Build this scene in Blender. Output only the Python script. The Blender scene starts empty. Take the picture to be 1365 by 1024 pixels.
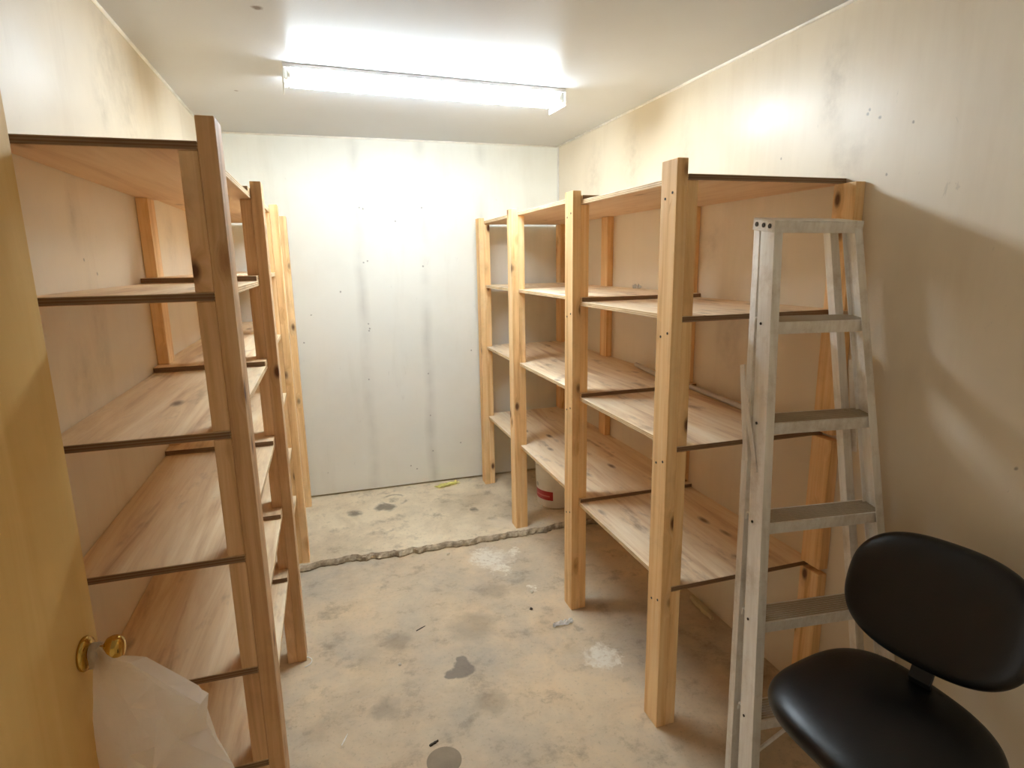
import bpy, bmesh, math, random
from mathutils import Vector, Matrix, noise
random.seed(7)
sc = bpy.context.scene
COL = sc.collection
PI = math.pi

# ------------------------------------------------------------------ helpers
def lin(r, g, b):
    f = lambda c: (c/255/12.92) if c/255 <= .04045 else ((c/255+.055)/1.055)**2.4
    return (f(r), f(g), f(b), 1)

def link(o, parent=None):
    COL.objects.link(o)
    if parent: o.parent = parent
    return o

def obj(name, bm, mat, parent=None, origin=None, smooth=False, bevel=0, seg=2, subsurf=0):
    if origin is not None:
        bmesh.ops.translate(bm, verts=bm.verts, vec=-Vector(origin))
    bmesh.ops.recalc_face_normals(bm, faces=bm.faces)
    me = bpy.data.meshes.new(name); bm.to_mesh(me); bm.free()
    if smooth:
        for p in me.polygons: p.use_smooth = True
    mats = mat if isinstance(mat, (list, tuple)) else [mat]
    for m in mats: me.materials.append(m)
    o = bpy.data.objects.new(name, me)
    link(o, parent)
    if origin is not None: o.location = origin
    if bevel:
        m = o.modifiers.new('bevel', 'BEVEL'); m.width = bevel; m.segments = seg; m.limit_method = 'ANGLE'
        m.angle_limit = math.radians(40)
    if subsurf:
        m = o.modifiers.new('sub', 'SUBSURF'); m.levels = subsurf; m.render_levels = subsurf
    return o

def thing(name, label, cat, loc=(0,0,0), group=None):
    o = bpy.data.objects.new(name, None); o.empty_display_size = .1
    link(o); o.location = loc
    return tag(o, label, cat, group)

def tag(o, label, cat, group=None):
    o['label'] = label; o['category'] = cat
    if group: o['group'] = group
    return o

def struct(o):
    o['kind'] = 'structure'; return o

def box(bm, x0, x1, y0, y1, z0, z1, M=None, mi=0):
    vs = [bm.verts.new((x, y, z)) for x in (x0, x1) for y in (y0, y1) for z in (z0, z1)]
    if M is not None:
        for v in vs: v.co = M @ v.co
    for f in ((0,1,3,2),(4,6,7,5),(0,4,5,1),(2,3,7,6),(0,2,6,4),(1,5,7,3)):
        fc = bm.faces.new([vs[i] for i in f]); fc.material_index = mi
    return vs

def tube(bm, a, b, r, seg=16, r2=None, caps=True):
    a, b = Vector(a), Vector(b); d = (b-a).normalized()
    u = d.orthogonal().normalized(); w = d.cross(u); r2 = r if r2 is None else r2
    A = [bm.verts.new(a+(u*math.cos(2*PI*i/seg)+w*math.sin(2*PI*i/seg))*r) for i in range(seg)]
    B = [bm.verts.new(b+(u*math.cos(2*PI*i/seg)+w*math.sin(2*PI*i/seg))*r2) for i in range(seg)]
    for i in range(seg):
        j = (i+1) % seg; bm.faces.new((A[i], A[j], B[j], B[i]))
    if caps: bm.faces.new(A[::-1]); bm.faces.new(B)

def lathe(bm, prof, axis_o, axis, seg=32):
    """prof: list of (r, h) along axis"""
    o = Vector(axis_o); d = Vector(axis).normalized(); u = d.orthogonal().normalized(); w = d.cross(u)
    rings = []
    for r, h in prof:
        if r < 1e-6: rings.append([bm.verts.new(o+d*h)])
        else: rings.append([bm.verts.new(o+d*h+(u*math.cos(2*PI*i/seg)+w*math.sin(2*PI*i/seg))*r) for i in range(seg)])
    for A, B in zip(rings, rings[1:]):
        for i in range(seg):
            j = (i+1) % seg
            if len(A) == 1 and len(B) == 1: continue
            if len(A) == 1: bm.faces.new((A[0], B[j], B[i]))
            elif len(B) == 1: bm.faces.new((A[i], A[j], B[0]))
            else: bm.faces.new((A[i], A[j], B[j], B[i]))

def sweep(bm, pts, r, seg=8):
    P = [Vector(p) for p in pts]; prev = None; u = None
    for i, p in enumerate(P):
        t = (P[min(i+1, len(P)-1)]-P[max(i-1, 0)]).normalized()
        u = t.orthogonal().normalized() if u is None else (u - t*u.dot(t)).normalized()
        w = t.cross(u)
        R = [bm.verts.new(p+(u*math.cos(2*PI*k/seg)+w*math.sin(2*PI*k/seg))*r) for k in range(seg)]
        if prev:
            for k in range(seg):
                j = (k+1) % seg; bm.faces.new((prev[k], prev[j], R[j], R[k]))
        else: bm.faces.new(R[::-1])
        prev = R
    bm.faces.new(prev)

# ------------------------------------------------------------------ node helpers
class NT:
    def __init__(s, name):
        s.m = bpy.data.materials.new(name); s.m.use_nodes = True
        s.t = s.m.node_tree; s.t.nodes.clear()
        s.out = s.t.nodes.new('ShaderNodeOutputMaterial')
        s.b = s.t.nodes.new('ShaderNodeBsdfPrincipled')
        s.t.links.new(s.b.outputs[0], s.out.inputs[0])
    def n(s, typ, ins=None, **kw):
        nd = s.t.nodes.new(typ)
        for k, v in kw.items(): setattr(nd, k, v)
        for k, v in (ins or {}).items(): s.set(nd.inputs[k], v)
        return nd
    def set(s, sock, v):
        if isinstance(v, bpy.types.NodeSocket): s.t.links.new(v, sock)
        elif isinstance(v, bpy.types.Node): s.t.links.new(v.outputs[0], sock)
        else: sock.default_value = v
    def math(s, op, a, b=0.0, c=None, clamp=False):
        nd = s.n('ShaderNodeMath', operation=op, use_clamp=clamp)
        s.set(nd.inputs[0], a); s.set(nd.inputs[1], b)
        if c is not None: s.set(nd.inputs[2], c)
        return nd.outputs[0]
    def mix(s, fac, a, b, mode='MIX'):
        nd = s.n('ShaderNodeMix', data_type='RGBA', blend_type=mode)
        s.set(nd.inputs[0], fac); s.set(nd.inputs[6], a); s.set(nd.inputs[7], b)
        return nd.outputs[2]
    def ramp(s, fac, stops, interp='LINEAR'):
        nd = s.n('ShaderNodeValToRGB'); cr = nd.color_ramp; cr.interpolation = interp
        while len(cr.elements) < len(stops): cr.elements.new(.5)
        for e, (p, c) in zip(cr.elements, stops):
            e.position = p; e.color = c if len(c) == 4 else (*c, 1)
        s.set(nd.inputs[0], fac); return nd.outputs[0]
    def fr(s, fac, lo, hi, a=0., b=1.):
        nd = s.n('ShaderNodeMapRange', clamp=True)
        for i, v in enumerate((fac, lo, hi, a, b)): s.set(nd.inputs[i], v)
        return nd.outputs[0]
    def noise(s, vec, scale, detail=4, rough=.55, dist=0.):
        return s.n('ShaderNodeTexNoise', {'Vector': vec, 'Scale': scale, 'Detail': detail, 'Roughness': rough, 'Distortion': dist})
    def mapping(s, vec, scale=(1,1,1), loc=(0,0,0)):
        return s.n('ShaderNodeMapping', {'Vector': vec, 'Scale': scale, 'Location': loc}).outputs[0]
    def pos(s): return s.n('ShaderNodeNewGeometry').outputs['Position']
    def sep(s, v):
        return s.n('ShaderNodeSeparateXYZ', {0: v}).outputs
    def spots(s, vec, lst, soft=.35):
        """lst of (x,y,z,r): returns mask of blobs in the given coordinate space"""
        cur = None
        for x, y, z, r in lst:
            d = s.n('ShaderNodeVectorMath', operation='DISTANCE'); s.set(d.inputs[0], vec); d.inputs[1].default_value = (x, y, z)
            m = s.fr(d.outputs['Value'], r*(1-soft), r*(1+soft), 1, 0)
            cur = m if cur is None else s.math('MAXIMUM', cur, m)
        return cur
    def warp(s, vec, scale, amt):
        nz = s.noise(vec, scale, 3)
        v = s.n('ShaderNodeVectorMath', operation='SUBTRACT', ins={0: nz.outputs['Color'], 1: (.5, .5, .5)})
        v2 = s.n('ShaderNodeVectorMath', operation='MULTIPLY_ADD', ins={0: v.outputs[0], 1: (amt,)*3, 2: vec})
        return v2.outputs[0]
    def bump(s, h, strength, dist=.01):
        s.set(s.b.inputs['Normal'], s.n('ShaderNodeBump', {'Height': h, 'Strength': strength, 'Distance': dist}))
    def done(s, col=None, rough=None, metal=None, spec=None):
        if col is not None: s.set(s.b.inputs['Base Color'], col)
        if rough is not None: s.set(s.b.inputs['Roughness'], rough)
        if metal is not None: s.set(s.b.inputs['Metallic'], metal)
        if spec is not None: s.set(s.b.inputs['Specular IOR Level'], spec)
        return s.m

def plain(name, col, rough=.5, metal=0., bump=0., bscale=60):
    N = NT(name); 
    co = N.n('ShaderNodeTexCoord').outputs['Object']
    nz = N.noise(co, bscale, 4).outputs[0]
    c2 = tuple(min(1, c*.78) for c in col[:3])+(1,)
    if bump: N.bump(nz, bump)
    return N.done(N.mix(N.fr(N.noise(co, bscale*.15, 4).outputs[0], .35, .7), col, c2), rough, metal)

# ------------------------------------------------------------------ room numbers (metres)
XL, XR, YB, H = -.602, 1.679, 4.197, 2.476
YF = -.75                      # wall behind the photographer
SLAB_E, SLAB_B = .036, .063    # raised slab: height at its broken edge, at the back wall

# ------------------------------------------------------------------ materials
def wall_mat(name, base, dirt, spots, studs=(), gloss=.42, axis=0, smudge=()):
    N = NT(name); P = N.pos()
    big = N.fr(N.noise(P, 1.6, 5, .6).outputs[0], .45, .8)
    streak = N.fr(N.noise(N.mapping(P, (5, 5, .7)), 1.0, 5, .65).outputs[0], .54, .8)
    col = N.mix(N.math('MULTIPLY', big, .30), base, dirt)
    col = N.mix(N.math('MULTIPLY', streak, .35), col, dirt)
    X = N.sep(N.warp(P, 2.5, .05))
    for s0, w in studs:
        m = N.fr(N.math('ABSOLUTE', N.math('SUBTRACT', X[axis], s0)), 0, w, 1, 0)
        m = N.math('MULTIPLY', m, N.fr(N.noise(N.mapping(P, (2, 2, 2.2)), 1.3, 4).outputs[0], .36, .62))
        col = N.mix(N.math('MULTIPLY', m, .34), col, lin(160, 156, 144))
    # fine scuffs
    sc_ = N.fr(N.noise(N.mapping(P, (9, 9, 4)), 2.2, 6, .7, 1.5).outputs[0], .66, .74)
    col = N.mix(N.math('MULTIPLY', sc_, .28), col, lin(140, 132, 116))
    v = N.n('ShaderNodeTexVoronoi', {'Vector': P, 'Scale': 4.2}, feature='F1')
    pick = N.fr(N.sep(v.outputs['Color'])[0], .55, .56)
    dots = N.math('MULTIPLY', N.fr(v.outputs['Distance'], .014, .03, 1, 0), pick)
    col = N.mix(N.math('MULTIPLY', dots, .45), col, lin(110, 98, 82))
    if spots:
        m = N.spots(N.warp(P, 40, .012), spots)
        col = N.mix(N.math('MULTIPLY', m, .6), col, lin(112, 102, 86))
    if smudge:
        W = N.warp(N.mapping(P, (1, 1, .55)), 5, .16)
        m = N.spots(W, [(x, y, z*.55, r) for x, y, z, r in smudge], .9)
        m = N.math('MULTIPLY', m, N.fr(N.noise(P, 16, 5, .7).outputs[0], .3, .65))
        col = N.mix(N.math('MULTIPLY', m, .36), col, lin(140, 122, 96))
    N.bump(N.noise(P, 90, 3).outputs[0], .05, .004)
    return N.done(col, N.fr(N.noise(P, 3, 4).outputs[0], .3, .7, gloss-.06, gloss+.1), spec=.35)

BW = [(.265,2.039),(.289,2.034),(.496,1.954),(.678,2.043),(.271,1.684),(.297,1.694),(.275,1.27),(.283,1.238),(.277,1.223),(.255,.882),
      (.67,1.652),(.673,.894),(.675,.582),(.515,.215),(.557,.187),(.68,.312),(.107,1.494),(-.155,1.164),(-.092,1.347),(.993,1.044),(.891,.352)]
M_back = wall_mat('wall_paint_back', lin(234,233,222), lin(206,202,185), [(x, YB, z, .0055) for x, z in BW],
                  studs=((.25,.05),(.68,.05),(1.1,.05)), axis=0)
RW = [(1.573,2.126),(1.577,2.114),(1.532,2.095),(1.417,2.058),(1.949,2.038),(1.01,1.131),(1.486,1.92)]
M_right = wall_mat('wall_paint_right', lin(228,216,194), lin(196,178,148), [(XR, y, z, .0045) for y, z in RW], gloss=.36, axis=1,
                  smudge=[(XR,1.70,2.28,.05),(XR,1.71,2.16,.04),(XR,2.35,1.72,.05),(XR,2.05,1.72,.04),(XR,2.6,2.1,.06),(XR,1.95,1.62,.05),(XR,3.1,2.15,.08),(XR,3.6,2.2,.08),(XR,1.66,1.95,.04),(XR,2.2,1.35,.06),(XR,1.6,2.0,.03)])
M_left = wall_mat('wall_paint_left', lin(228,214,190), lin(188,166,134), [(XL, 1.965, 1.662, .006), (XL, 1.88, 1.7, .005)], gloss=.45, axis=1,
                  smudge=[(XL,2.5,2.22,.11),(XL,2.35,2.34,.08),(XL,1.85,1.80,.035),(XL,2.25,2.2,.05),(XL,1.9,1.5,.05),(XL,2.9,1.75,.06),(XL,1.75,1.4,.05)])
M_front = wall_mat('wall_paint_front', lin(226,214,192), lin(188,168,138), [], axis=0)

def ceiling_mat():
    N = NT('ceiling_paint'); P = N.pos()
    big = N.fr(N.noise(P, 1.1, 4).outputs[0], .4, .75)
    col = N.mix(N.math('MULTIPLY', big, .5), lin(199,200,203), lin(188,185,182))
    m = N.spots(N.warp(P, 30, .02), [(-.133, 2.223, H, .016), (-.319, 3.234, H, .008)])
    col = N.mix(N.math('MULTIPLY', m, .85), col, lin(92, 66, 50))
    N.bump(N.noise(P, 140, 3).outputs[0], .10, .004)
    return N.done(col, .30, spec=.14)
M_ceil = ceiling_mat()
M_caulk = plain('caulk', lin(250, 246, 236), .5)

def floor_mat(name, slab):
    N = NT(name); P = N.pos()
    n1 = N.noise(P, 1.7, 8, .62, .3).outputs[0]; n2 = N.noise(P, 7, 8, .68).outputs[0]
    n3 = N.noise(P, 60, 5, .7).outputs[0]
    if slab: a, b, c = lin(238,224,194), lin(224,208,178), lin(194,178,150)
    else: a, b, c = lin(226,202,166), lin(206,187,158), lin(182,170,150)
    col = N.ramp(n1, [(.36, c), (.50, b), (.62, a)])
    col = N.mix(N.fr(n2, .42, .72, 0, .55), col, lin(222,206,178))
    n4 = N.noise(P, 3.4, 7, .66, .6).outputs[0]
    col = N.mix(N.fr(n4, .50, .66, 0, .30), col, lin(170,146,114))
    col = N.mix(N.fr(n2, .45, .30, 0, .6), col, lin(132,116,96))
    col = N.mix(N.fr(n3, .56, .72, 0, .35), col, lin(110,100,86))
    W = N.warp(N.warp(P, 9, .10), 45, .03)
    if slab:
        m = N.spots(W, [(.262,3.885,.055,.055),(.09,3.842,.05,.045),(.30,3.87,.055,.05),(.84,3.652,.05,.03)])
        col = N.mix(N.math('MULTIPLY', m, .75), col, lin(98,86,72))
        d = N.n('ShaderNodeVectorMath', operation='DISTANCE', ins={0: N.warp(P, 20, .02), 1: (.36, 3.98, .058)}).outputs['Value']
        ring = N.fr(N.math('ABSOLUTE', N.math('SUBTRACT', d, .085)), .006, .014, 1, 0)
        col = N.mix(N.math('MULTIPLY', N.math('MULTIPLY', ring, N.fr(N.noise(P, 12, 3).outputs[0], .4, .6)), .5), col, lin(104,92,78))
        m = N.spots(W, [(.80,3.386,.04,.03),(.97,3.40,.04,.07),(1.05,3.36,.04,.05),(.55,3.33,.04,.03)])
        col = N.mix(N.math('MULTIPLY', m, .55), col, lin(224,212,188))
    else:
        m = N.spots(N.warp(N.warp(P, 9, .16), 40, .12), [(.80,3.05,0,.10),(.76,3.11,0,.06),(.83,2.92,0,.05),(.95,3.08,0,.035),(.93,2.68,0,.02),(1.02,2.06,0,.06),(1.06,2.0,0,.03)])
        m = N.math('MULTIPLY', m, N.fr(N.noise(P, 38, 5, .7).outputs[0], .32, .50))
        col = N.mix(N.math('MULTIPLY', m, .9), col, lin(238,230,212))
        m = N.spots(N.warp(P, 30, .03), [(.425,2.16,0,.04),(.455,2.165,0,.034),(.385,2.155,0,.028),(.44,2.20,0,.036),(.445,2.235,0,.026)], .15)
        col = N.mix(N.math('MULTIPLY', m, .72), col, lin(104,96,90))
        m = N.spots(W, [(.5,1.95,0,.06),(.1,2.05,0,.05),(.72,2.72,0,.07),(.2,2.45,0,.06),(.55,2.45,0,.10),(1.548,1.761,0,.08),(1.02,2.28,0,.02)])
        col = N.mix(N.math('MULTIPLY', m, .38), col, lin(112,98,82))
    if slab:
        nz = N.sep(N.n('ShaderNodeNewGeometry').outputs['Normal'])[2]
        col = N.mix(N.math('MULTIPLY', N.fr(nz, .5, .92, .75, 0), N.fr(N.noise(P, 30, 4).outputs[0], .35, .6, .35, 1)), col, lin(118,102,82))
    h = N.math('ADD', N.math('MULTIPLY', n2, .6), N.math('MULTIPLY', n3, .4))
    N.bump(h, .25, .006)
    return N.done(col, N.fr(n1, .3, .7, .62, .82), spec=.35)
M_floor = floor_mat('concrete_floor', False)
M_slab = floor_mat('concrete_slab', True)

def lumber_mat(name, a, b, c, grain='z'):
    """softwood 2x4: long grain, knots; a light, b mid, c dark"""
    N = NT(name)
    co = N.n('ShaderNodeTexCoord').outputs['Object']
    rnd = N.n('ShaderNodeObjectInfo').outputs['Random']
    off = N.n('ShaderNodeCombineXYZ', {0: N.math('MULTIPLY', rnd, 37.), 1: N.math('MULTIPLY', rnd, 91.), 2: N.math('MULTIPLY', rnd, 53.)})
    v = N.n('ShaderNodeVectorMath', operation='ADD', ins={0: co, 1: off}).outputs[0]
    sg = {'z': (26, 26, 1.1), 'y': (26, 1.1, 26), 'x': (1.1, 26, 26)}[grain]
    sk = {'z': (13, 13, 6.5), 'y': (13, 6.5, 13), 'x': (6.5, 13, 13)}[grain]
    vk = N.n('ShaderNodeTexVoronoi', {'Vector': N.mapping(v, sk), 'Scale': 1.0}, feature='F1')
    kd = vk.outputs['Distance']; pick = N.fr(N.sep(vk.outputs['Color'])[0], .55, .57)
    knot = N.math('MULTIPLY', N.fr(kd, .09, .20, 1, 0), pick)
    halo = N.math('MULTIPLY', N.fr(kd, .1, .42, 1, 0), pick)
    # grain bends around knots
    vb = N.n('ShaderNodeVectorMath', operation='MULTIPLY_ADD', ins={0: vk.outputs['Color'], 1: N.n('ShaderNodeCombineXYZ', {0: N.math('MULTIPLY', halo, .03), 1: N.math('MULTIPLY', halo, .03), 2: 0.}).outputs[0], 2: v}).outputs[0]
    g1 = N.noise(N.mapping(vb, sg), 1.0, 6, .6, .6).outputs[0]
    g2 = N.noise(N.mapping(vb, tuple(k*4 for k in sg)), 1.0, 4, .6).outputs[0]
    col = N.ramp(g1, [(.3, c), (.48, b), (.66, a)])
    col = N.mix(N.fr(g2, .5, .75, 0, .30), col, c)
    tone = N.fr(rnd, 0, 1, .90, 1.06)
    col = N.mix(1.0, col, N.n('ShaderNodeCombineXYZ', {0: tone, 1: N.fr(rnd, 0, 1, .86, 1.06), 2: N.fr(rnd, 0, 1, .80, 1.06)}).outputs[0], 'MULTIPLY')
    dirty = N.fr(N.noise(v, 5, 6, .65).outputs[0], .54, .78, 0, .26)
    col = N.mix(dirty, col, lin(128, 96, 66))
    col = N.mix(N.math('MULTIPLY', halo, .35), col, lin(150, 92, 48))
    col = N.mix(N.math('MULTIPLY', knot, .9), col, lin(88, 48, 24))
    N.bump(g2, .12, .003)
    return N.done(col, .6, spec=.3)
M_stud = lumber_mat('fir_stud', lin(252,220,170), lin(243,203,146), lin(212,162,106))
M_stud2 = lumber_mat('weathered_stud', lin(236,204,164), lin(220,182,138), lin(184,144,104))

def ply_mat(name, a, b, c, stain):
    """plywood sheet: grain along y, laminated edges"""
    N = NT(name)
    co = N.n('ShaderNodeTexCoord').outputs['Object']
    rnd = N.n('ShaderNodeObjectInfo').outputs['Random']
    off = N.n('ShaderNodeCombineXYZ', {0: N.math('MULTIPLY', rnd, 37.), 1: N.math('MULTIPLY', rnd, 91.), 2: N.math('MULTIPLY', rnd, 53.)})
    v = N.n('ShaderNodeVectorMath', operation='ADD', ins={0: co, 1: off}).outputs[0]
    g1 = N.noise(N.mapping(v, (14, 1.0, 14)), 1.0, 6, .62, 1.0).outputs[0]
    g2 = N.noise(N.mapping(v, (70, 5, 70)), 1.0, 4, .6).outputs[0]
    col = N.ramp(g1, [(.3, c), (.47, b), (.64, a)])
    col = N.mix(N.fr(g2, .5, .74, 0, .28), col, c)
    # dark elongated knots, grime blots
    vk = N.n('ShaderNodeTexVoronoi', {'Vector': N.warp(N.mapping(v, (10, 4, 10)), 3, .08), 'Scale': 1.0}, feature='F1')
    pick = N.fr(N.sep(vk.outputs['Color'])[0], .66, .68)
    kn = N.math('MULTIPLY', N.fr(vk.outputs['Distance'], .06, .2, 1, 0), pick)
    col = N.mix(N.math('MULTIPLY', kn, .8), col, lin(98, 64, 38))
    st = N.fr(N.noise(N.mapping(v, (9, 3.2, 9)), 1.2, 6, .58, .1).outputs[0], .58, .74)
    nzv = N.sep(N.n('ShaderNodeNewGeometry').outputs['Normal'])[2]
    top = N.fr(nzv, .4, .8)
    col = N.mix(N.math('MULTIPLY', N.math('MULTIPLY', st, stain), top), col, lin(132, 102, 74))
    # underside mixed towards a darker, redder tan
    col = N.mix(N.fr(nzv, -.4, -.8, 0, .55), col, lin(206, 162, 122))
    # edge laminations
    z = N.sep(co)[2]
    lam = N.math('SINE', N.math('MULTIPLY', z, 2*PI/.0066))
    ecol = N.mix(N.fr(lam, -.3, .5), lin(198, 160, 114), lin(242, 218, 176))
    ecol = N.mix(N.fr(N.noise(N.mapping(v, (6, 6, 40)), 1.5, 4).outputs[0], .5, .7, 0, .4), ecol, lin(130, 92, 58))
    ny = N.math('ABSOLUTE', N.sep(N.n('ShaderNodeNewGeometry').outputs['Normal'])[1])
    ecol = N.mix(N.fr(ny, .4, .7, 0, .8), ecol, lin(92, 58, 32))  # sheet ends facing along y: end grain with backlit shade painted in
    edge = N.fr(N.math('ABSOLUTE', nzv), .3, .6, 1, 0)
    col = N.mix(edge, col, ecol)
    N.bump(g2, .1, .003)
    return N.done(col, N.math('ADD', .52, N.math('MULTIPLY', g1, .15)), spec=.35)
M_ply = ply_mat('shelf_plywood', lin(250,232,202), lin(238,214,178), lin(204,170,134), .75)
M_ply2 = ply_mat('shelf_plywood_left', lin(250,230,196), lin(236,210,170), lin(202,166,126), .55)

def alu_mat():
    N = NT('aluminium'); co = N.n('ShaderNodeTexCoord').outputs['Object']
    g = N.noise(N.mapping(co, (60, 60, 4)), 1.0, 5, .6).outputs[0]
    d = N.fr(N.noise(co, 9, 6, .7).outputs[0], .5, .72, 0, .6)
    col = N.mix(N.fr(g, .3, .7), lin(246,244,238), lin(226,221,212))
    col = N.mix(d, col, lin(186,172,150))
    return N.done(col, N.fr(g, .3, .7, .36, .52), .35)
M_alu = alu_mat()
M_tread = plain('worn_tread', lin(184, 170, 146), .55, .2, 0, 40)
M_rivet = plain('rivet_steel', lin(70, 64, 58), .4, .8)
M_rubber = plain('black_rubber', lin(28, 26, 25), .7)
M_vinyl = plain('black_vinyl', lin(6, 5, 5), .36, 0, .05, 220)
M_plastic = plain('black_plastic', lin(10, 9, 9), .55)
M_white = plain('white_enamel', lin(232, 230, 224), .35)
M_socket = plain('white_socket', lin(214, 210, 200), .5)
M_brass = plain('brass', lin(222, 184, 96), .16, 1.0)
def bag_mat():
    N = NT('white_cloth_bag'); co = N.n('ShaderNodeTexCoord').outputs['Object']
    col = N.mix(N.fr(N.noise(co, 12, 4).outputs[0], .4, .7, 0, .5), lin(250, 246, 240), lin(236, 228, 216))
    vo = N.n('ShaderNodeTexVoronoi', {'Vector': N.warp(co, 7, .06), 'Scale': 11.}, feature='DISTANCE_TO_EDGE')
    N.bump(N.math('ADD', N.fr(vo.outputs['Distance'], 0, .5), N.math('MULTIPLY', N.noise(co, 26, 4).outputs[0], .5)), .55, .02)
    N.done(col, .6)
    tr = N.n('ShaderNodeBsdfTranslucent', {'Color': lin(250, 244, 234)})
    mx = N.n('ShaderNodeMixShader', {0: .7, 1: N.b.outputs[0], 2: tr.outputs[0]})
    N.t.links.new(mx.outputs[0], N.out.inputs[0]); return N.m
M_bag = bag_mat()
M_yellow = plain('yellow_paper', lin(255, 250, 168), .6)
M_paper = plain('white_paper', lin(252, 250, 244), .7)
M_pebble = plain('plaster_crumb', lin(222, 212, 192), .8)
M_pebble2 = plain('dark_crumb', lin(70, 58, 46), .8)
M_plug = plain('grey_plug', lin(158, 142, 118), .8, 0, .3, 60)
M_rod = plain('grey_rod', lin(206, 198, 188), .4, .4)
M_sliver = plain('pale_offcut', lin(206, 194, 158), .7)

def bucket_mat():
    N = NT('bucket_plastic'); co = N.n('ShaderNodeTexCoord').outputs['Object']; S = N.sep(co)
    ang = N.math('ARCTAN2', S[1], S[0])
    inb = lambda v, a, b: N.math('MULTIPLY', N.math('GREATER_THAN', v, a), N.math('LESS_THAN', v, b))
    col = N.mix(N.fr(N.noise(co, 14, 4).outputs[0], .4, .7, 0, .25), lin(238,232,220), lin(200,190,170))
    rot = N.n('ShaderNodeVectorRotate', {0: co, 'Angle': math.radians(157)}, rotation_type='Z_AXIS').outputs[0]
    R = N.sep(rot); ra = N.math('ARCTAN2', R[1], R[0])
    band = N.math('MULTIPLY', inb(S[2], .055, .118), inb(ra, -.75, .62))
    col = N.mix(band, col, lin(176, 26, 30))
    line = N.math('MULTIPLY', inb(S[2], .078, .088), inb(ra, -.5, .45))
    col = N.mix(N.math('MULTIPLY', line, .45), col, lin(226, 150, 140))
    logo = N.spots(N.n('ShaderNodeCombineXYZ', {0: ra, 1: N.math('MULTIPLY', S[2], 8.), 2: 0.}).outputs[0], [(-.38, 1.2, 0, .12)], .3)
    col = N.mix(N.math('MULTIPLY', logo, .6), col, lin(110, 104, 92))
    return N.done(col, .38)
M_bucket = bucket_mat()

def door_mat():
    N = NT('door_wood'); co = N.n('ShaderNodeTexCoord').outputs['Object']
    g = N.noise(N.mapping(co, (9, 9, .8)), 1.0, 6, .6, .8).outputs[0]
    col = N.ramp(g, [(.3, lin(222,184,112)), (.5, lin(230,194,124)), (.7, lin(236,202,134))])
    col = N.mix(N.fr(N.noise(co, 4, 5).outputs[0], .5, .8, 0, .3), col, lin(150,108,52))
    v = N.n('ShaderNodeTexVoronoi', {'Vector': N.warp(co, 6, .1), 'Scale': 7.}, feature='F1')
    dots = N.math('MULTIPLY', N.fr(v.outputs['Distance'], .02, .05, 1, 0), N.fr(N.sep(v.outputs['Color'])[0], .6, .62))
    col = N.mix(N.math('MULTIPLY', dots, .6), col, lin(96,66,32))
    return N.done(col, .6, spec=.22)
M_door = door_mat()

def tube_mat():
    N = NT('lit_tube')
    N.set(N.b.inputs['Base Color'], (.9, .9, .9, 1)); N.set(N.b.inputs['Emission Color'], (.84, .98, 1.10, 1))
    N.set(N.b.inputs['Emission Strength'], TUBE)
    return N.m
TUBE = 45.0
M_tube = tube_mat()

# ------------------------------------------------------------------ room shell
def boxes(name, mat, lst, **kw):
    bm = bmesh.new()
    for b in lst: box(bm, *b)
    return struct(obj(name, bm, mat, **kw))

boxes('floor', M_floor, [(XL-.12, XR+.12, YF-.12, YB+.12, -.12, 0)])
boxes('ceiling', M_ceil, [(XL-.12, XR+.12, YF-.12, YB+.12, H, H+.1)])
boxes('wall_right', M_right, [(XR, XR+.12, YF-.12, YB+.12, 0, H)])
DY0, DY1, DZ = -.42, .45, 2.06      # doorway in the left wall, beside the photographer
boxes('wall_left', M_left, [(XL-.12, XL, DY1, YB+.12, 0, H), (XL-.12, XL, YF-.12, DY0, 0, H), (XL-.12, XL, DY0, DY1, DZ, H)])
boxes('wall_front', M_front, [(XL, XR, YF-.12, YF, 0, H)])
# back wall: painted sheet stops short of the slab, dark gap beneath
boxes('wall_back', M_back, [(XL, XR, YB, YB+.12, SLAB_B+.014, H), (XL, XR, YB+.03, YB+.12, 0, SLAB_B+.014)])
# paint-filled corner beads
def bead(name, pts, r=.008):
    bm = bmesh.new(); sweep(bm, pts, r, 6); struct(obj(name, bm, M_caulk, smooth=True))
e = .0015
bead('trim_1', [(XL+e, YF, H-e), (XL+e, YB, H-e)])
bead('trim_2', [(XR-e, YF, H-e), (XR-e, YB, H-e)])
bead('trim_3', [(XL, YB-e, H-e), (XR, YB-e, H-e)])
bead('trim_4', [(XR-e, YB-e, .09), (XR-e, YB-e, H)])
bead('trim_5', [(XL+e, YB-e, .09), (XL+e, YB-e, H)])
# jamb of the doorway the door hangs in
boxes('trim_6', M_white, [(XL-.12, XL, DY1-.02, DY1, 0, DZ), (XL-.12, XL, DY0, DY0+.02, 0, DZ), (XL-.12, XL, DY0+.02, DY1-.02, DZ-.02, DZ)])

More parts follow.
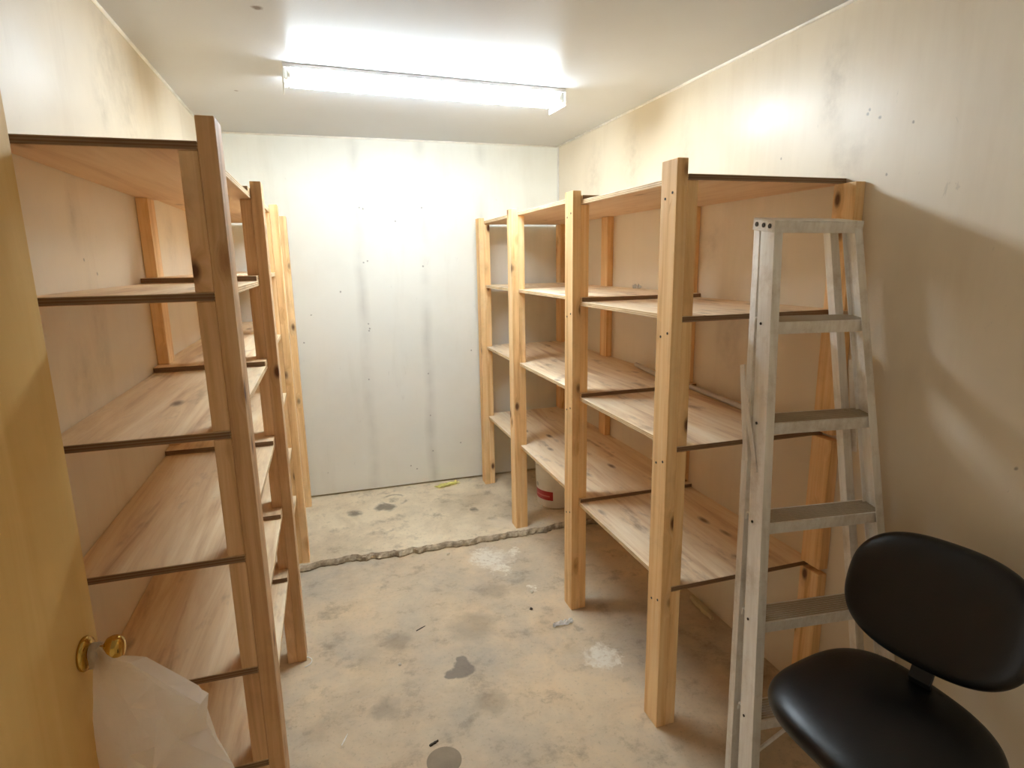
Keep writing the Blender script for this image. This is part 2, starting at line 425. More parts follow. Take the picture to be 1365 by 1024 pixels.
# raised slab with a broken front edge
def slab():
    bm = bmesh.new(); nx, ny = 220, 24
    x0, x1 = XL, XR
    def edge(x):
        n = noise.noise(Vector((x*3.1, 1.7, 0)))*.035 + noise.noise(Vector((x*12, 5.2, 0)))*.022 + noise.noise(Vector((x*38, 9.2, 0)))*.012
        return 3.252+.012*(x+.2)+n
    V = []
    for i in range(nx+1):
        x = x0+(x1-x0)*i/nx; y0 = edge(x); row = []
        row.append(bm.verts.new((x, y0+.008+.012*noise.noise(Vector((x*40, 3, 1))), -.02)))
        row.append(bm.verts.new((x, y0-.004+.012*noise.noise(Vector((x*34, 7, 1))), .010+.006*noise.noise(Vector((x*60, 0, 2))))))
        row.append(bm.verts.new((x, y0+.002, .024+.006*noise.noise(Vector((x*44, 2, 2))))))
        for j in range(ny+1):
            t = j/ny; t = t**1.8
            y = y0+.008+(YB+.05-y0-.008)*t
            z = SLAB_E+(SLAB_B-SLAB_E)*max(0, (y-3.27)/(YB-3.27)) - .004*(1 if j == 0 else 0)
            z += .0015*noise.noise(Vector((x*6, y*6, 0))) if j else .004*noise.noise(Vector((x*50, 0, 4)))
            row.append(bm.verts.new((x, y, z)))
        V.append(row)
    for a, b in zip(V, V[1:]):
        for j in range(len(a)-1): bm.faces.new((a[j], b[j], b[j+1], a[j+1]))
    # close sides and underside
    rb = [bm.verts.new((V[i][0].co.x, YB+.05, -.02)) for i in (0, nx)]
    bm.faces.new([V[0][j] for j in range(len(V[0]))]+[rb[0]])
    bm.faces.new([V[nx][j] for j in range(len(V[0])-1, -1, -1)]+[rb[1]][::1])
    bm.faces.new([V[i][-1] for i in range(nx+1)]+[rb[1], rb[0]])
    bm.faces.new([V[i][0] for i in range(nx, -1, -1)]+[rb[0], rb[1]])
    struct(obj('floor_slab', bm, M_slab))
slab()
def slab_z(y): return SLAB_E+(SLAB_B-SLAB_E)*max(0, (y-3.27)/(YB-3.27))

# ------------------------------------------------------------------ door, folded back along the left wall
DA = Vector((-.493, 1.287)); dd = Vector((-.065, -.797)).normalized(); dn = Vector((-dd.y, dd.x))   # towards hinge, normal into room
if dn.x < 0: dn = -dn
M2 = Matrix(((dd.x, dn.x, 0, DA.x), (dd.y, dn.y, 0, DA.y), (0, 0, 1, 0), (0, 0, 0, 1)))   # local x: edge->hinge, y: into room
door = None
bm = bmesh.new(); box(bm, 0, .80, -.035, 0, .012, 2.035)
door = struct(obj('door_1', bm, M_door, bevel=.002)); door.matrix_world = M2
KZ, KX = .945, .058
bm = bmesh.new(); lathe(bm, [(.0, .0), (.0325, .0), (.0335, .003), (.031, .008), (.022, .011), (.014, .012), (0, .012)], (KX, 0, KZ), (0, 1, 0), 40)
obj('knob_rosette', bm, M_brass, door, smooth=True)
bm = bmesh.new(); lathe(bm, [(0, .010), (.0125, .010), (.0115, .018), (.0112, .030), (.0150, .036), (.0245, .042), (.0278, .050), (.0275, .058), (.0225, .066), (.012, .0695), (0, .070)], (KX, 0, KZ), (0, 1, 0), 40)
obj('door_knob', bm, M_brass, door, smooth=True)
bm = bmesh.new(); box(bm, -.0015, .001, -.029, -.006, KZ-.03, KZ+.03)
obj('latch_plate', bm, M_brass, door)
for z in (.25, 1.05, 1.82):
    bm = bmesh.new(); tube(bm, (.806, -.006, z-.045), (.806, -.006, z+.045), .006, 12)
    obj('hinge', bm, M_brass, door, smooth=False)

# white bag hanging by its handle from the knob
def bag():
    kc = M2 @ Vector((KX, .022, KZ))           # neck of the knob
    rt = Vector((.953, -.302, 0)).normalized(); tw = Vector((-.302, -.953, 0)).normalized()  # across, towards the doorway
    # (across, down, fullness) in millimetres from the neck
    pts = {'A': (4, -11, 12), 'B': (18, -23, 16), 'C': (44, 0, 22), 'D': (83, 3, 30), 'E': (209, 91, 35), 'F': (196, 173, 2), 'G': (231, 274, -12), 'H': (265, 379, -5), 'I': (-2, 45, 18), 'J': (-20, 148, 16), 'K': (190, 123, 84), 'L': (148, 173, 104), 'M': (78, 90, 45), 'N': (16, 121, 34), 'O': (76, 180, 62), 'Q': (-40, 263, 14), 'R': (-61, 377, 10), 'S': (141, 82, 56), 'T': (128, 162, 58), 'U': (180, 237, 50), 'V': (110, 302, 80), 'W': (211, 383, 40), 'X': (47, 35, 32), 'Y': (125, 46, 34), 'Z': (31, 316, 50)}
    tris = ['BAI','BIX','BXC','CXD','DXY','DYE','XIM','IJN','INM','XMY','YMS','YSE','ESK','EKF','KSL','STL','SMT','MOT','MNO','TOL',
            'FKG','KLU','KUG','JQN','NQO','OQZ','OZV','OVL','LVU','UWG','GWH','UVW','QRZ','ZRV']
    bm = bmesh.new(); V = {k: bm.verts.new(kc+rt*(a*.001)-Vector((0, 0, b*.001))+tw*(c*.001)) for k, (a, b, c) in pts.items()}
    for t in tris: bm.faces.new([V[c] for c in t])
    bmesh.ops.recalc_face_normals(bm, faces=bm.faces)
    bmesh.ops.subdivide_edges(bm, edges=bm.edges, cuts=3, use_grid_fill=True)
    bnd = {v for e_ in bm.edges if e_.is_boundary for v in e_.verts}
    for v in bm.verts:
        q = v.co*1.0
        v.co += tw*((.0035*noise.noise(q*26)+.0016*noise.noise(q*70)) * (.4 if v in bnd else 1))
    m = {}
    for v in list(bm.verts):
        m[v] = v if v in bnd else bm.verts.new(v.co - tw*(.02+1.2*max(0, (v.co-kc).dot(tw)-.02)))
    for fc in list(bm.faces):
        vs = [m[v] for v in reversed(fc.verts)]
        try: bm.faces.new(vs)
        except ValueError: pass
    o = obj('cloth_bag', bm, M_bag, origin=kc)
    # handle loop round the neck of the knob
    ax = (M2.to_3x3() @ Vector((0, 1, 0))).normalized(); e1 = Vector((0, 0, 1)); e2 = ax.cross(e1)
    bm = bmesh.new(); R0 = .0165; n = 40; prev = None
    for i in range(n+1):
        a = PI*(-.12)+PI*1.24*i/n
        c = e2*math.cos(a)*R0+e1*math.sin(a)*R0
        if i in (0, n): c = c - e1*.016
        w = .009
        ring = [bm.verts.new(kc+c*q+ax*k) for q, k in ((1, -w), (1, w), (1.12, w), (1.12, -w))]
        if prev:
            for k in range(4): bm.faces.new((prev[k], prev[(k+1) % 4], ring[(k+1) % 4], ring[k]))
        else: bm.faces.new(ring[::-1])
        prev = ring
    bm.faces.new(prev)
    h = obj('handle', bm, M_bag, o, smooth=True)
    for v in h.data.vertices: v.co -= kc
    tag(o, 'crumpled white cloth bag hanging from the brass door knob', 'bag')
bag()

# ------------------------------------------------------------------ shelving units
TB, TW, TP = .038, .089, .019     # board thickness, board width, plywood thickness

def board(name, parent, base, x0, x1, y0, y1, z0, z1, mat):
    bm = bmesh.new(); box(bm, x0, x1, y0, y1, z0, z1)
    c = Vector(((x0+x1)/2, (y0+y1)/2, (z0+z1)/2))
    o = obj(name, bm, mat, parent, origin=c, bevel=.0022, seg=2)
    o.location = c - base
    return o

def shelving(name, label, xp, side, wallx, ys, ytop, levels, ztop, mats, split, rear, nails):
    """xp: aisle face of the front posts; side +1: wall lies at +x; ys: near faces of the four front posts"""
    stud, ply = mats
    base = Vector((xp+side*.3, ys[1], 0))
    t = thing(name, label, 'shelf', base)
    xo0, xo1 = sorted((xp, xp+side*TB)); xi0, xi1 = sorted((xp+side*TB, xp+side*2*TB))
    xw = wallx-side*.001
    zs_front = sorted(levels); 
    def slots(row):
        # heights occupied by plywood at this post row: row 0 front sheet, row 1 both, others back sheet
        out = []
        for z in zs_front:
            lo = z-TP/2; 
            if row == 0: out.append((lo, lo+TP))
            elif row == 1: out.append((lo, lo+2*TP))
            else: out.append((lo+TP, lo+2*TP))
        return out
    for r, y in enumerate(ys):
        zf = 0 if r < 2 else slab_z(y)
        stud = mats[0] if r < 2 else M_stud
        post = board('post', t, base, xo0, xo1, y, y+TW, zf, ztop[r], stud)
        cut = zf
        for lo, hi in slots(r):
            b = board('spacer_block', post, base, xi0, xi1, y+.001, y+TW-.001, cut+.0005, lo-.0005, stud)
            b.location = Vector(b.location)+base-Vector(post.location)-base
            cut = hi
        if nails and r < 2:
            for lo, hi in slots(r):
                for q, (dy, dz) in enumerate(((.022, -.035), (.062, -.05))):
                    bm = bmesh.new(); c = Vector((xp, y+dy, lo+dz)); tube(bm, c+Vector((side*.003, 0, 0)), c-Vector((side*.0012, 0, 0)), .0042, 10)
                    o = obj('nail_head', bm, M_rivet, post, origin=c); o.location = c-base-Vector(post.location)
    # wall-side uprights, blocks stacked between the sheets
    for r, y in rear:
        zf = 0 if r < 2 else slab_z(y)
        w0, w1 = sorted((xw, xw-side*TB)); cut = zf
        sl = slots(r)
        first = None
        for k, (lo, hi) in enumerate(sl+[(None, None)]):
            top = lo-.0005 if lo else sl[-1][1]+ (0.004 if r == 0 else 0)
            if lo is None: break
            b = board('rear_upright' if first is None else 'block', t if first is None else first, base, w0, w1, y, y+TW, cut+.0005, top, stud)
            if first is None: first = b
            else: b.location = Vector(b.location)-Vector(first.location)
            cut = hi
    xs0, xs1 = sorted((xp+side*(TB+.0005), xw))
    for z in zs_front:
        lo = z-TP/2
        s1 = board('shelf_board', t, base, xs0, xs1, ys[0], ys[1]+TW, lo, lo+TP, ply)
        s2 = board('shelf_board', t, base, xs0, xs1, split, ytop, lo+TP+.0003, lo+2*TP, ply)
    return t

R_LV = [.5483, 1.0575, 1.4883, 1.919]
L_LV = [.412, .6852, .988, 1.2977, 1.6119, 1.925]
shelving('shelving_unit', 'right-hand wooden shelving unit of four tiers, behind the aluminium ladder', 1.036, 1, XR,
         [1.6343, 2.4239, 3.2989, 4.0408], 4.0408+TW, R_LV, [1.973, 1.966, 1.966, 1.966], (M_stud, M_ply), 2.41,
         [(0, 1.558), (1, 2.44), (2, 3.31), (3, 4.06)], True)
shelving('shelving_unit', 'left-hand wooden shelving unit of six tiers, partly behind the open door', -.1909, -1, XL,
         [1.4492, 2.4419, 3.2763, 4.0406], 4.0406+TW, L_LV, [1.985, 1.978, 1.972, 1.972], (M_stud2, M_ply2), 2.37,
         [(0, 1.372), (1, 2.44), (2, 3.28), (3, 4.05)], False)

# ------------------------------------------------------------------ ceiling light
def fixture():
    x0, x1, y0, y1 = -.098, 1.164, 2.788, 2.973
    b = Vector(((x0+x1)/2, (y0+y1)/2, H))
    t = thing('ceiling_light', 'twin-tube white fluorescent strip light on the ceiling', 'lamp', b)
    def part(name, bm, mat, par=t, pl=b, **kw):
        o = obj(name, bm, mat, par, origin=b, **kw); o.location = b-Vector(pl) if par is t else (0, 0, 0); return o
    bm = bmesh.new()
    # inverted tray: flat sides, raised centre
    prof = [(y0, H-.001), (y0, H-.017), (y0+.045, H-.017), (y0+.065, H-.036), (y1-.065, H-.036), (y1-.045, H-.017), (y1, H-.017), (y1, H-.001)]
    A = [bm.verts.new((x0+.004, y, z)) for y, z in prof]; B = [bm.verts.new((x1-.004, y, z)) for y, z in prof]
    for i in range(len(prof)):
        j = (i+1) % len(prof); bm.faces.new((A[i], A[j], B[j], B[i]))
    bm.faces.new(A); bm.faces.new(B[::-1])
    part('housing', bm, M_white)
    for xa in (x0, x1-.004):
        bm = bmesh.new(); box(bm, xa, xa+.004, y0-.002, y1+.002, H-.078, H-.0005)
        part('end_plate', bm, M_white, bevel=.001)
    for yt in (y0+.024, y1-.030):
        zt = H-.037
        bm = bmesh.new(); tube(bm, (x0+.030, yt, zt), (x1-.030, yt, zt), .0168, 24)
        tb = part('fluorescent_tube', bm, M_tube, smooth=False)
        for xa, sgn in ((x0+.004, 1), (x1-.004, -1)):
            bm = bmesh.new(); box(bm, *sorted((xa, xa+sgn*.016)), yt-.013, yt+.013, zt-.02, H-.017)
            part('lamp_holder', bm, M_socket, bevel=.003)
            bm = bmesh.new(); tube(bm, (xa+sgn*.016, yt, zt), (xa+sgn*.0265, yt, zt), .0164, 24)
            o = part('tube_cap', bm, M_alu, tb)
fixture()
bpy.data.objects['ceiling_light'].rotation_euler = (0, 0, math.radians(3.4))

# ------------------------------------------------------------------ step ladder, closed and leaning
def ladder():
    tilt, rz = math.radians(9.21), math.radians(-5.2)
    base = Vector((1.374, 1.182, 0.0))
    t = thing('step_ladder', 'closed aluminium step ladder leaning against the right-hand shelves', 'ladder', base)
    t.rotation_euler = (Matrix.Rotation(rz, 4, 'Z') @ Matrix.Rotation(math.radians(.6), 4, 'Y') @ Matrix.Rotation(-tilt, 4, 'X')).to_euler()
    inn = lambda l: .251-.0724*l
    LT = 1.80
    def rail(name, sgn, y0, depth, fl, rfl, l0, l1, off=0., cut=0):
        bm = bmesh.new(); th = .003
        # C section, open towards the middle
        sec = [(-fl, 0), (0, 0), (0, depth), (-rfl, depth), (-rfl, depth-th), (-th, depth-th), (-th, th), (-fl, th)]
        if name == 'rear_rail': sec = [(-fl, 0), (0, 0), (0, depth), (-fl, depth)]
        rows = []
        for l in (l0, l1):
            xo = inn(l)+.028-off
            yy = y0+(.036*(1-l/1.8) if name == 'rear_rail' else 0)
            rows.append([bm.verts.new((sgn*(xo+dx), yy+dy, l)) for dx, dy in sec])
        n = len(sec)
        for i in range(n):
            j = (i+1) % n; bm.faces.new((rows[0][i], rows[0][j], rows[1][j], rows[1][i]))
        bm.faces.new(rows[0]); bm.faces.new(rows[1][::-1])
        return obj(name, bm, M_alu, t, bevel=.0012, seg=2)
    def step_mat(l, y=.003):
        return Matrix.Translation((0, y, l)) @ Matrix.Rotation(math.radians(17.2), 4, 'X')
    for sgn in (-1, 1):
        fr = rail('front_rail', sgn, 0, .066, .028, .016, .012, LT)
        rr = rail('rear_rail', sgn, .086, .030, .030, .030, .034, LT+.012, off=.010)
        for k in range(1, 6):
            l = 1.507-(k-1)*.299
            bm = bmesh.new(); tube(bm, (sgn*(inn(l)+.0285), .045, l+.0), (sgn*(inn(l)+.0305), .045, l+.0), .0042, 12)
            obj('rivet', bm, M_rivet, fr)
        bm = bmesh.new(); xo = inn(0)+.028
        box(bm, *sorted((sgn*(xo-.034), sgn*(xo+.004))), -.005, .070, .0125, .055); obj('rubber_foot', bm, M_rubber, fr, bevel=.003)
        bm = bmesh.new()
        box(bm, *sorted((sgn*(xo-.044), sgn*(xo-.006))), .118, .156, .027, .062); obj('rubber_foot', bm, M_rubber, rr, bevel=.003)
        # folded spreader bars on the outside
        xs = sgn*(inn(1.25)+.031)
        bm = bmesh.new()
        def flat(a, b_, w, x):
            (y0, z0), (y1, z1) = a, b_; d = Vector((y1-y0, z1-z0)).normalized(); n = Vector((-d.y, d.x))*w
            q = [(y0+n.x, z0+n.y), (y0-n.x, z0-n.y), (y1-n.x, z1-n.y), (y1+n.x, z1+n.y)]
            A = [bm.verts.new((x, *p)) for p in q]; B = [bm.verts.new((x+sgn*.003, *p)) for p in q]
            for i in range(4): bm.faces.new((A[i], A[(i+1) % 4], B[(i+1) % 4], B[i]))
            bm.faces.new(A); bm.faces.new(B[::-1])
        sp = bmesh.new()
        flat((.104, 1.385), (.098, 1.085), .012, xs+sgn*.004)
        obj('spreader_bar', bm, M_alu, t, bevel=.001)
        bm = sp
        flat((.086, 1.315), (.040, 1.06), .009, xs+sgn*.010)
        obj('spreader_bar', bm, M_alu, t, bevel=.001)
    for k in range(1, 6):
        l = 1.507-(k-1)*.299; w = inn(l)+.0245
        Mx = step_mat(l, .0045)
        bm = bmesh.new()
        dep = .078
        box(bm, -w, w, 0, dep, -.003, 0, Mx); box(bm, -w, w, 0, .003, -.036, -.003, Mx); box(bm, -w, w, dep-.003, dep, -.026, -.003, Mx)
        st = obj('step', bm, M_alu, t)
        bm = bmesh.new()
        for g in range(8):
            yy = .006+g*.0085; box(bm, -w+.002, w-.002, yy, yy+.006, 0, .0014, Mx)
        obj('tread', bm, M_tread, st)
        if k == 5:
            for sgn in (-1, 1):
                bm = bmesh.new(); a = Mx @ Vector((sgn*(w-.155), .006, -.034)); b_ = Vector((sgn*(inn(.185)+.022), .03, .185))
                sweep(bm, [a, b_], .006, 8); obj('brace', bm, M_alu, st)
    # cap
    Mx = Matrix.Translation((0, -.006, 1.803)) @ Matrix.Rotation(math.radians(17.2), 4, 'X')
    bm = bmesh.new(); w = .152; dp = .108
    box(bm, -w, w, 0, dp, -.004, 0, Mx); box(bm, -w, w, 0, .004, -.036, -.004, Mx); box(bm, -w, w, dp-.004, dp, -.036, -.004, Mx)
    for sgn in (-1, 1): box(bm, *sorted((sgn*w, sgn*(w-.004))), .004, dp-.004, -.036, -.004, Mx)
    cap = obj('top_cap', bm, M_alu, t, bevel=.002)
    for sgn in (-1, 1):
        for yy in (.02, .05, .085):
            bm = bmesh.new(); tube(bm, Mx @ Vector((sgn*(w-.001), yy, -.018)), Mx @ Vector((sgn*(w+.0025), yy, -.018)), .007, 12)
            obj('rivet', bm, M_rivet, cap)
ladder()

# ------------------------------------------------------------------ task chair
def pad_mesh(a, b, th, n, dome, bend, N=64):
    bm = bmesh.new(); rings = []
    prof = [(.0, .5), (.35, .5), (.62, .49), (.80, .455), (.91, .37), (.97, .22), (1.0, 0), (.985, -.22), (.93, -.40), (.80, -.48), (.45, -.5), (0, -.5)]
    for s, h in prof:
        def put(x, y):
            z = h*th + (dome*(1-(s**2)) if h > 0 else 0) + bend*(x/a)**2
            return bm.verts.new((x, y, z))
        if s == 0: rings.append([put(0, 0)])
        else:
            R = []
            for i in range(N):
                tt = 2*PI*i/N; c, q = math.cos(tt), math.sin(tt)
                R.append(put(s*a*math.copysign(abs(c)**(2/n), c), s*b*math.copysign(abs(q)**(2/n), q)))
            rings.append(R)
    for A, B in zip(rings, rings[1:]):
        for i in range(N):
            j = (i+1) % N
            if len(A) == 1: bm.faces.new((A[0], B[i], B[j]))
            elif len(B) == 1: bm.faces.new((A[i], B[0], A[j]))
            else: bm.faces.new((A[i], B[i], B[j], A[j]))
    return bm

def chair():
    cx, cy = 1.252, .972
    base = Vector((cx, cy, 0))
    t = thing('office_chair', 'armless black vinyl office chair beside the ladder', 'chair', base)
    def place(o, c, ex, ey, ez):
        M = Matrix(((ex.x, ey.x, ez.x, c.x), (ex.y, ey.y, ez.y, c.y), (ex.z, ey.z, ez.z, c.z), (0, 0, 0, 1)))
        o.matrix_local = Matrix.Translation(-base) @ M
    # seat
    yaw = 3.16; tl = -.185
    F = Vector((math.cos(yaw)*math.cos(tl), math.sin(yaw)*math.cos(tl), math.sin(tl))); S = Vector((-math.sin(yaw), math.cos(yaw), 0)); U = S.cross(F)*-1
    if U.z < 0: U = -U
    o = obj('seat', pad_mesh(.256, .206, .07, 2.9, .012, -.012), M_vinyl, t, smooth=True, subsurf=1)
    place(o, Vector((cx, cy, .520)), S, F, U)
    bm = bmesh.new(); box(bm, -.17, .17, -.14, .14, -.052, -.034); pan = obj('seat_pan', bm, M_plastic, t, bevel=.01); place(pan, Vector((cx, cy, .520)), S, F, U)
    # backrest
    yaw = 3.387; ti = .351; n0 = Vector((math.cos(yaw), math.sin(yaw), 0)); S2 = Vector((-math.sin(yaw), math.cos(yaw), 0))
    up = Vector((0, 0, 1))*math.cos(ti) - n0*math.sin(ti); n = S2.cross(up); n = n if n.dot(n0) > 0 else -n
    bc = Vector((1.425, .983, .803))
    o = obj('backrest', pad_mesh(.218, .166, .058, 2.6, .006, .018), M_vinyl, t, smooth=True, subsurf=1)
    place(o, bc, S2, up, n)
    # back support bar
    p0 = bc - n*.036 + up*.02; p1 = bc - n*.036 - up*.19
    bm = bmesh.new()
    pts = [p0, bc-n*.04-up*.12, bc-n*.035-up*.20+n*.0, Vector((1.415, .985, .54)), Vector((1.375, .985, .472)), Vector((1.31, .983, .462)), Vector((1.25, .98, .466))]
    prev = None
    for i, p in enumerate(pts):
        tan = (pts[min(i+1, len(pts)-1)]-pts[max(i-1, 0)]).normalized(); nn = tan.cross(S2).normalized()
        R = [bm.verts.new(p+S2*(.026*sx)+nn*(.006*sy)) for sx, sy in ((-1, -1), (1, -1), (1, 1), (-1, 1))]
        if prev:
            for k in range(4): bm.faces.new((prev[k], prev[(k+1) % 4], R[(k+1) % 4], R[k]))
        else: bm.faces.new(R[::-1])
        prev = R
    bm.faces.new(prev)
    o = obj('back_bar', bm, M_plastic, t, origin=base, bevel=.002); o.location = (0, 0, 0)
    # gas column, star base, casters
    bm = bmesh.new(); lathe(bm, [(0, .09), (.030, .09), (.030, .24), (.024, .26), (.014, .262), (.014, .482), (0, .482)], (0, 0, 0), (0, 0, 1), 24)
    obj('column', bm, M_plastic, t, smooth=False)
    hub = bmesh.new(); lathe(hub, [(0, .075), (.045, .075), (.042, .115), (.032, .125), (0, .125)], (0, 0, 0), (0, 0, 1), 24)
    hb = obj('hub', hub, M_plastic, t)
    for k in range(5):
        a = math.radians(-90+72*k); d = Vector((math.cos(a), math.sin(a), 0)); s = Vector((-d.y, d.x, 0)); R0 = .235
        bm = bmesh.new(); A = []; 
        for r, w, z0, z1 in ((.03, .024, .078, .118), (R0, .015, .062, .085)):
            A.append([bm.verts.new(d*r+s*(w*sx)+Vector((0, 0, z))) for sx, z in ((-1, z0), (1, z0), (.8, z1), (-.8, z1))])
        for i in range(4): bm.faces.new((A[0][i], A[0][(i+1) % 4], A[1][(i+1) % 4], A[1][i]))
        bm.faces.new(A[0]); bm.faces.new(A[1][::-1])
        leg = obj('base_leg', bm, M_plastic, t, bevel=.003)
        bm = bmesh.new(); c = d*(R0-.01)
        tube(bm, c+Vector((0, 0, .045)), c+Vector((0, 0, .068)), .006, 10)
        for q in (-1, 1): tube(bm, c+s*(.006*q)+Vector((0, 0, .026)), c+s*(.024*q)+Vector((0, 0, .026)), .0255, 20)
        obj('caster', bm, M_rubber, leg)
chair()

# ------------------------------------------------------------------ bucket under the right shelves
def bucket():
    c = Vector((1.425, 3.60, slab_z(3.60)+.001))
    bm = bmesh.new()
    lathe(bm, [(0, 0), (.128, 0), (.132, .006), (.146, .30), (.152, .302), (.152, .316), (.147, .318), (.147, .36), (.152, .362), (.152, .37), (.143, .37), (.129, .02), (0, .018)], (0, 0, 0), (0, 0, 1), 48)
    o = obj('bucket', bm, M_bucket, smooth=True); o.location = c
    m = o.modifiers.new('es', 'EDGE_SPLIT'); m.split_angle = math.radians(35)
    tag(o, 'white plastic bucket with a red label, under the right-hand bottom shelf', 'bucket')
    bm = bmesh.new(); pts = [(.155*math.cos(a), .155*math.sin(a), .33-.05*math.sin(PI*k/24)) for k in range(25) for a in [math.radians(60)+PI*k/24]]
    sweep(bm, pts, .0022, 6); obj('handle', bm, M_rod, o, smooth=True)
bucket()

# ------------------------------------------------------------------ loose bits
def crumple(name, c, L, W, Hh, rot, mat, label, cat, group=None, n=10, seed=0, thick=.0012):
    bm = bmesh.new(); V = []
    for i in range(n+1):
        row = []
        for j in range(n//2+1):
            u = i/n-.5; v = j/(n//2)-.5
            q = Vector((u*5+seed, v*4+seed*2, seed))
            x = u*L*(1+.25*noise.noise(q)); y = v*W*(1+.5*noise.noise(q+Vector((9, 0, 0))))
            z = Hh*abs(noise.noise(q*1.6))*1.6
            row.append(bm.verts.new((x, y, z+thick)))
        V.append(row)
    for a, b in zip(V, V[1:]):
        for j in range(len(a)-1): bm.faces.new((a[j], b[j], b[j+1], a[j+1]))
    bmesh.ops.solidify(bm, geom=list(bm.faces), thickness=thick)
    zmin = min(v.co.z for v in bm.verts)
    for v in bm.verts: v.co.z -= zmin
    o = obj(name, bm, mat); o.location = c; o.rotation_euler = (0, 0, rot)
    return tag(o, label, cat, group)
crumple('paper_scrap', (.765, 4.115, slab_z(4.115)+.002), .17, .06, .018, .30, M_yellow, 'torn yellow scrap lying on the slab against the back wall', 'paper', seed=3)
crumple('paper_scrap', (.955, 2.335, .001), .105, .035, .014, .05, M_paper, 'crumpled white scrap on the floor beside the second right-hand post', 'paper', seed=8)
crumple('paper_scrap', (1.632, 2.93, 1.517), .06, .035, .03, 1.4, M_paper, 'small torn paper scrap on the upper right-hand shelf against the wall', 'paper', seed=12)

def crumb(c, r, mat, label, seed, name='plaster_crumb', cat='debris'):
    bm = bmesh.new(); bmesh.ops.create_icosphere(bm, subdivisions=2, radius=r)
    for v in bm.verts:
        v.co *= 1+.45*noise.noise(v.co/r*1.1+Vector((seed, 0, 0))); v.co.z *= .7
    zm = min(v.co.z for v in bm.verts)
    for v in bm.verts: v.co.z -= zm
    o = obj(name, bm, mat); o.location = c; tag(o, label, cat)
crumb((.907, 2.636, 0), .009, M_pebble, 'white crumb on the concrete beyond the white scrap', 1)
crumb((.852, 2.491, 0), .008, M_pebble2, 'dark crumb on the concrete nearer the white scrap', 2)
crumb((.576, 3.175, 0), .010, M_pebble, 'pale crumb just in front of the broken slab edge', 5)
crumb((.188, 2.284, 0), .007, M_pebble, 'tiny pale crumb left of the dark floor stain', 6)
def stick(name, a, b, w, h, mat, label, cat):
    a, b = Vector(a), Vector(b); d = (b-a).normalized(); s = Vector((-d.y, d.x, 0)).normalized()*w
    bm = bmesh.new(); rows = []
    for k in range(9):
        t = k/8; p = a.lerp(b, t); q = w*(.65+.5*noise.noise(Vector((k*.9, a.x*9, 0))))*(1 if k < 7 else .5); sd = s.normalized()*q
        rows.append([bm.verts.new(p-sd), bm.verts.new(p+sd), bm.verts.new(p+sd*.7+Vector((0, 0, h))), bm.verts.new(p-sd*.7+Vector((0, 0, h)))])
    for A, B in zip(rows, rows[1:]):
        for i in range(4): bm.faces.new((A[i], A[(i+1) % 4], B[(i+1) % 4], B[i]))
    bm.faces.new(rows[0]); bm.faces.new(rows[-1][::-1])
    o = obj(name, bm, mat, origin=a); tag(o, label, cat)
stick('wood_offcut', (1.648, 2.32, .004), (1.632, 2.13, .004), .022, .018, M_sliver, 'pale splintered offcut on the floor at the right wall, under the shelves', 'wood')
stick('wood_splinter', (-.062, 1.915, .0005), (-.040, 1.962, .0005), .003, .003, M_paper, 'thin white splinter on the floor beside the left shelves', 'debris')
stick('wood_splinter', (.235, 1.812, .0005), (.268, 1.826, .0005), .006, .006, M_pebble2, 'short dark chip on the floor just beyond the round plug', 'debris')
stick('wood_splinter', (.29, 2.50, .0005), (.335, 2.525, .0005), .003, .003, M_pebble2, 'thin dark splinter in the middle of the floor', 'debris')
bm = bmesh.new(); sweep(bm, [(.045*math.cos(a)-.02, .035*math.sin(a), .003+.004*k/20) for k in range(21) for a in [-1.2+2.6*k/20]], .0022, 6)
o = obj('wire_curl', bm, M_paper, smooth=True); o.location = (-.195, 2.43, 0); tag(o, 'curled white wire at the foot of the second left-hand post', 'wire')
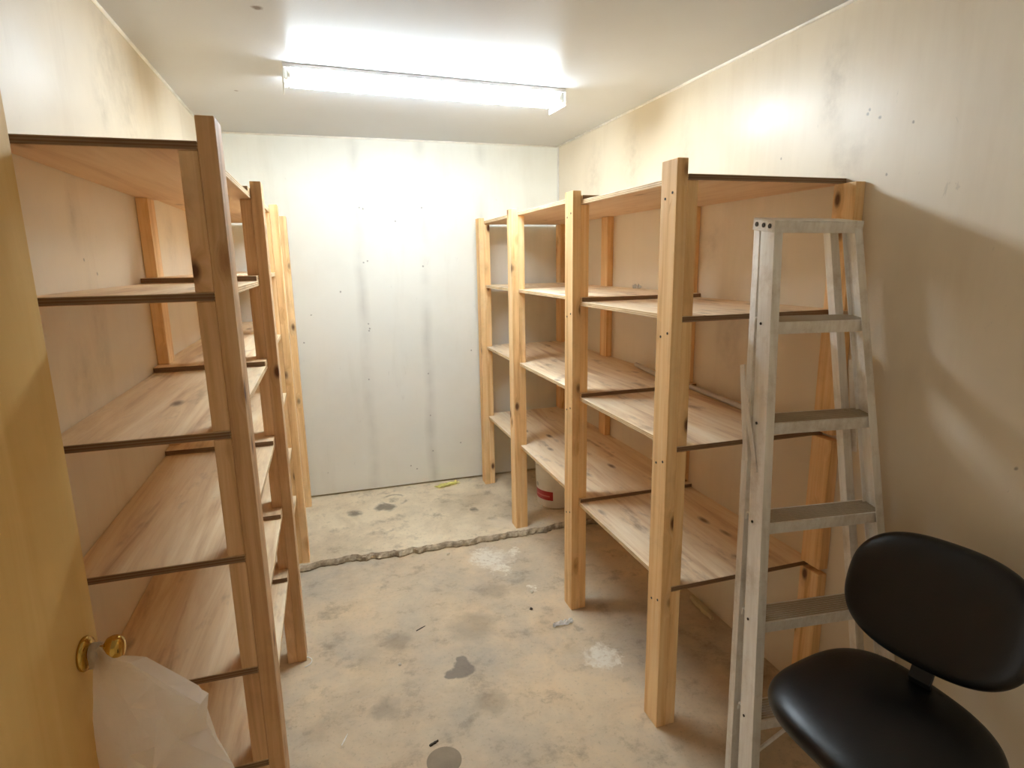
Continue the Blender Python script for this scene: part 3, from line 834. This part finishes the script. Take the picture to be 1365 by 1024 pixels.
bm = bmesh.new(); lathe(bm, [(0, -.004), (.060, -.004), (.060, .0015), (.056, .002), (0, .0022)], (0, 0, 0), (0, 0, 1), 40)
o = obj('floor_plug', bm, M_plug); o.location = (.272, 1.735, 0); tag(o, 'round grey plug set flush in the near concrete floor', 'plug')
# long rod on the third shelf up
zR = 1.0575+TP/2
bm = bmesh.new(); tube(bm, (1.628, 2.385, zR+.0125), (1.578, 1.78, zR+.0125), .012, 16)
o = obj('rod', bm, M_rod, origin=(1.60, 2.1, zR)); tag(o, 'long grey rod lying near the wall on a right-hand shelf', 'rod')
bm = bmesh.new(); tube(bm, (1.640, 2.93, zR+TP+.0125), (1.575, 2.56, zR+TP+.0125), .012, 16)
o = obj('rod', bm, M_rod, origin=(1.61, 2.7, zR+TP)); tag(o, 'shorter grey rod farther back on the same right-hand shelf', 'rod')

# ------------------------------------------------------------------ ambient world fill added through the doorway, camera
w = bpy.data.worlds.new('World'); sc.world = w; w.use_nodes = True
bg = w.node_tree.nodes['Background']; bg.inputs[0].default_value = (1.0, .93, .84, 1); bg.inputs[1].default_value = .45

cam = bpy.data.cameras.new('camera'); co = bpy.data.objects.new('camera', cam); link(co)
cam.sensor_width = 36; cam.lens = 792.187/1365*36; cam.clip_start = .02
yaw, pit, rol = .3008, -.2043, -.0165
fw = Vector((math.sin(yaw)*math.cos(pit), math.cos(yaw)*math.cos(pit), math.sin(pit)))
rt = Vector((math.cos(yaw), -math.sin(yaw), 0)); up = rt.cross(fw)
r2 = rt*math.cos(rol)+up*math.sin(rol); u2 = -rt*math.sin(rol)+up*math.cos(rol)
co.matrix_world = Matrix(((r2.x, u2.x, -fw.x, 0), (r2.y, u2.y, -fw.y, 0), (r2.z, u2.z, -fw.z, 1.6787), (0, 0, 0, 1)))
sc.camera = co

sc.cycles.diffuse_bounces = 8
sc.cycles.max_bounces = 14
sc.view_settings.view_transform = 'Standard'; sc.view_settings.look = 'None'
sc.view_settings.gamma = 1; sc.view_settings.use_curve_mapping = False
sc.view_settings.exposure = 1.0
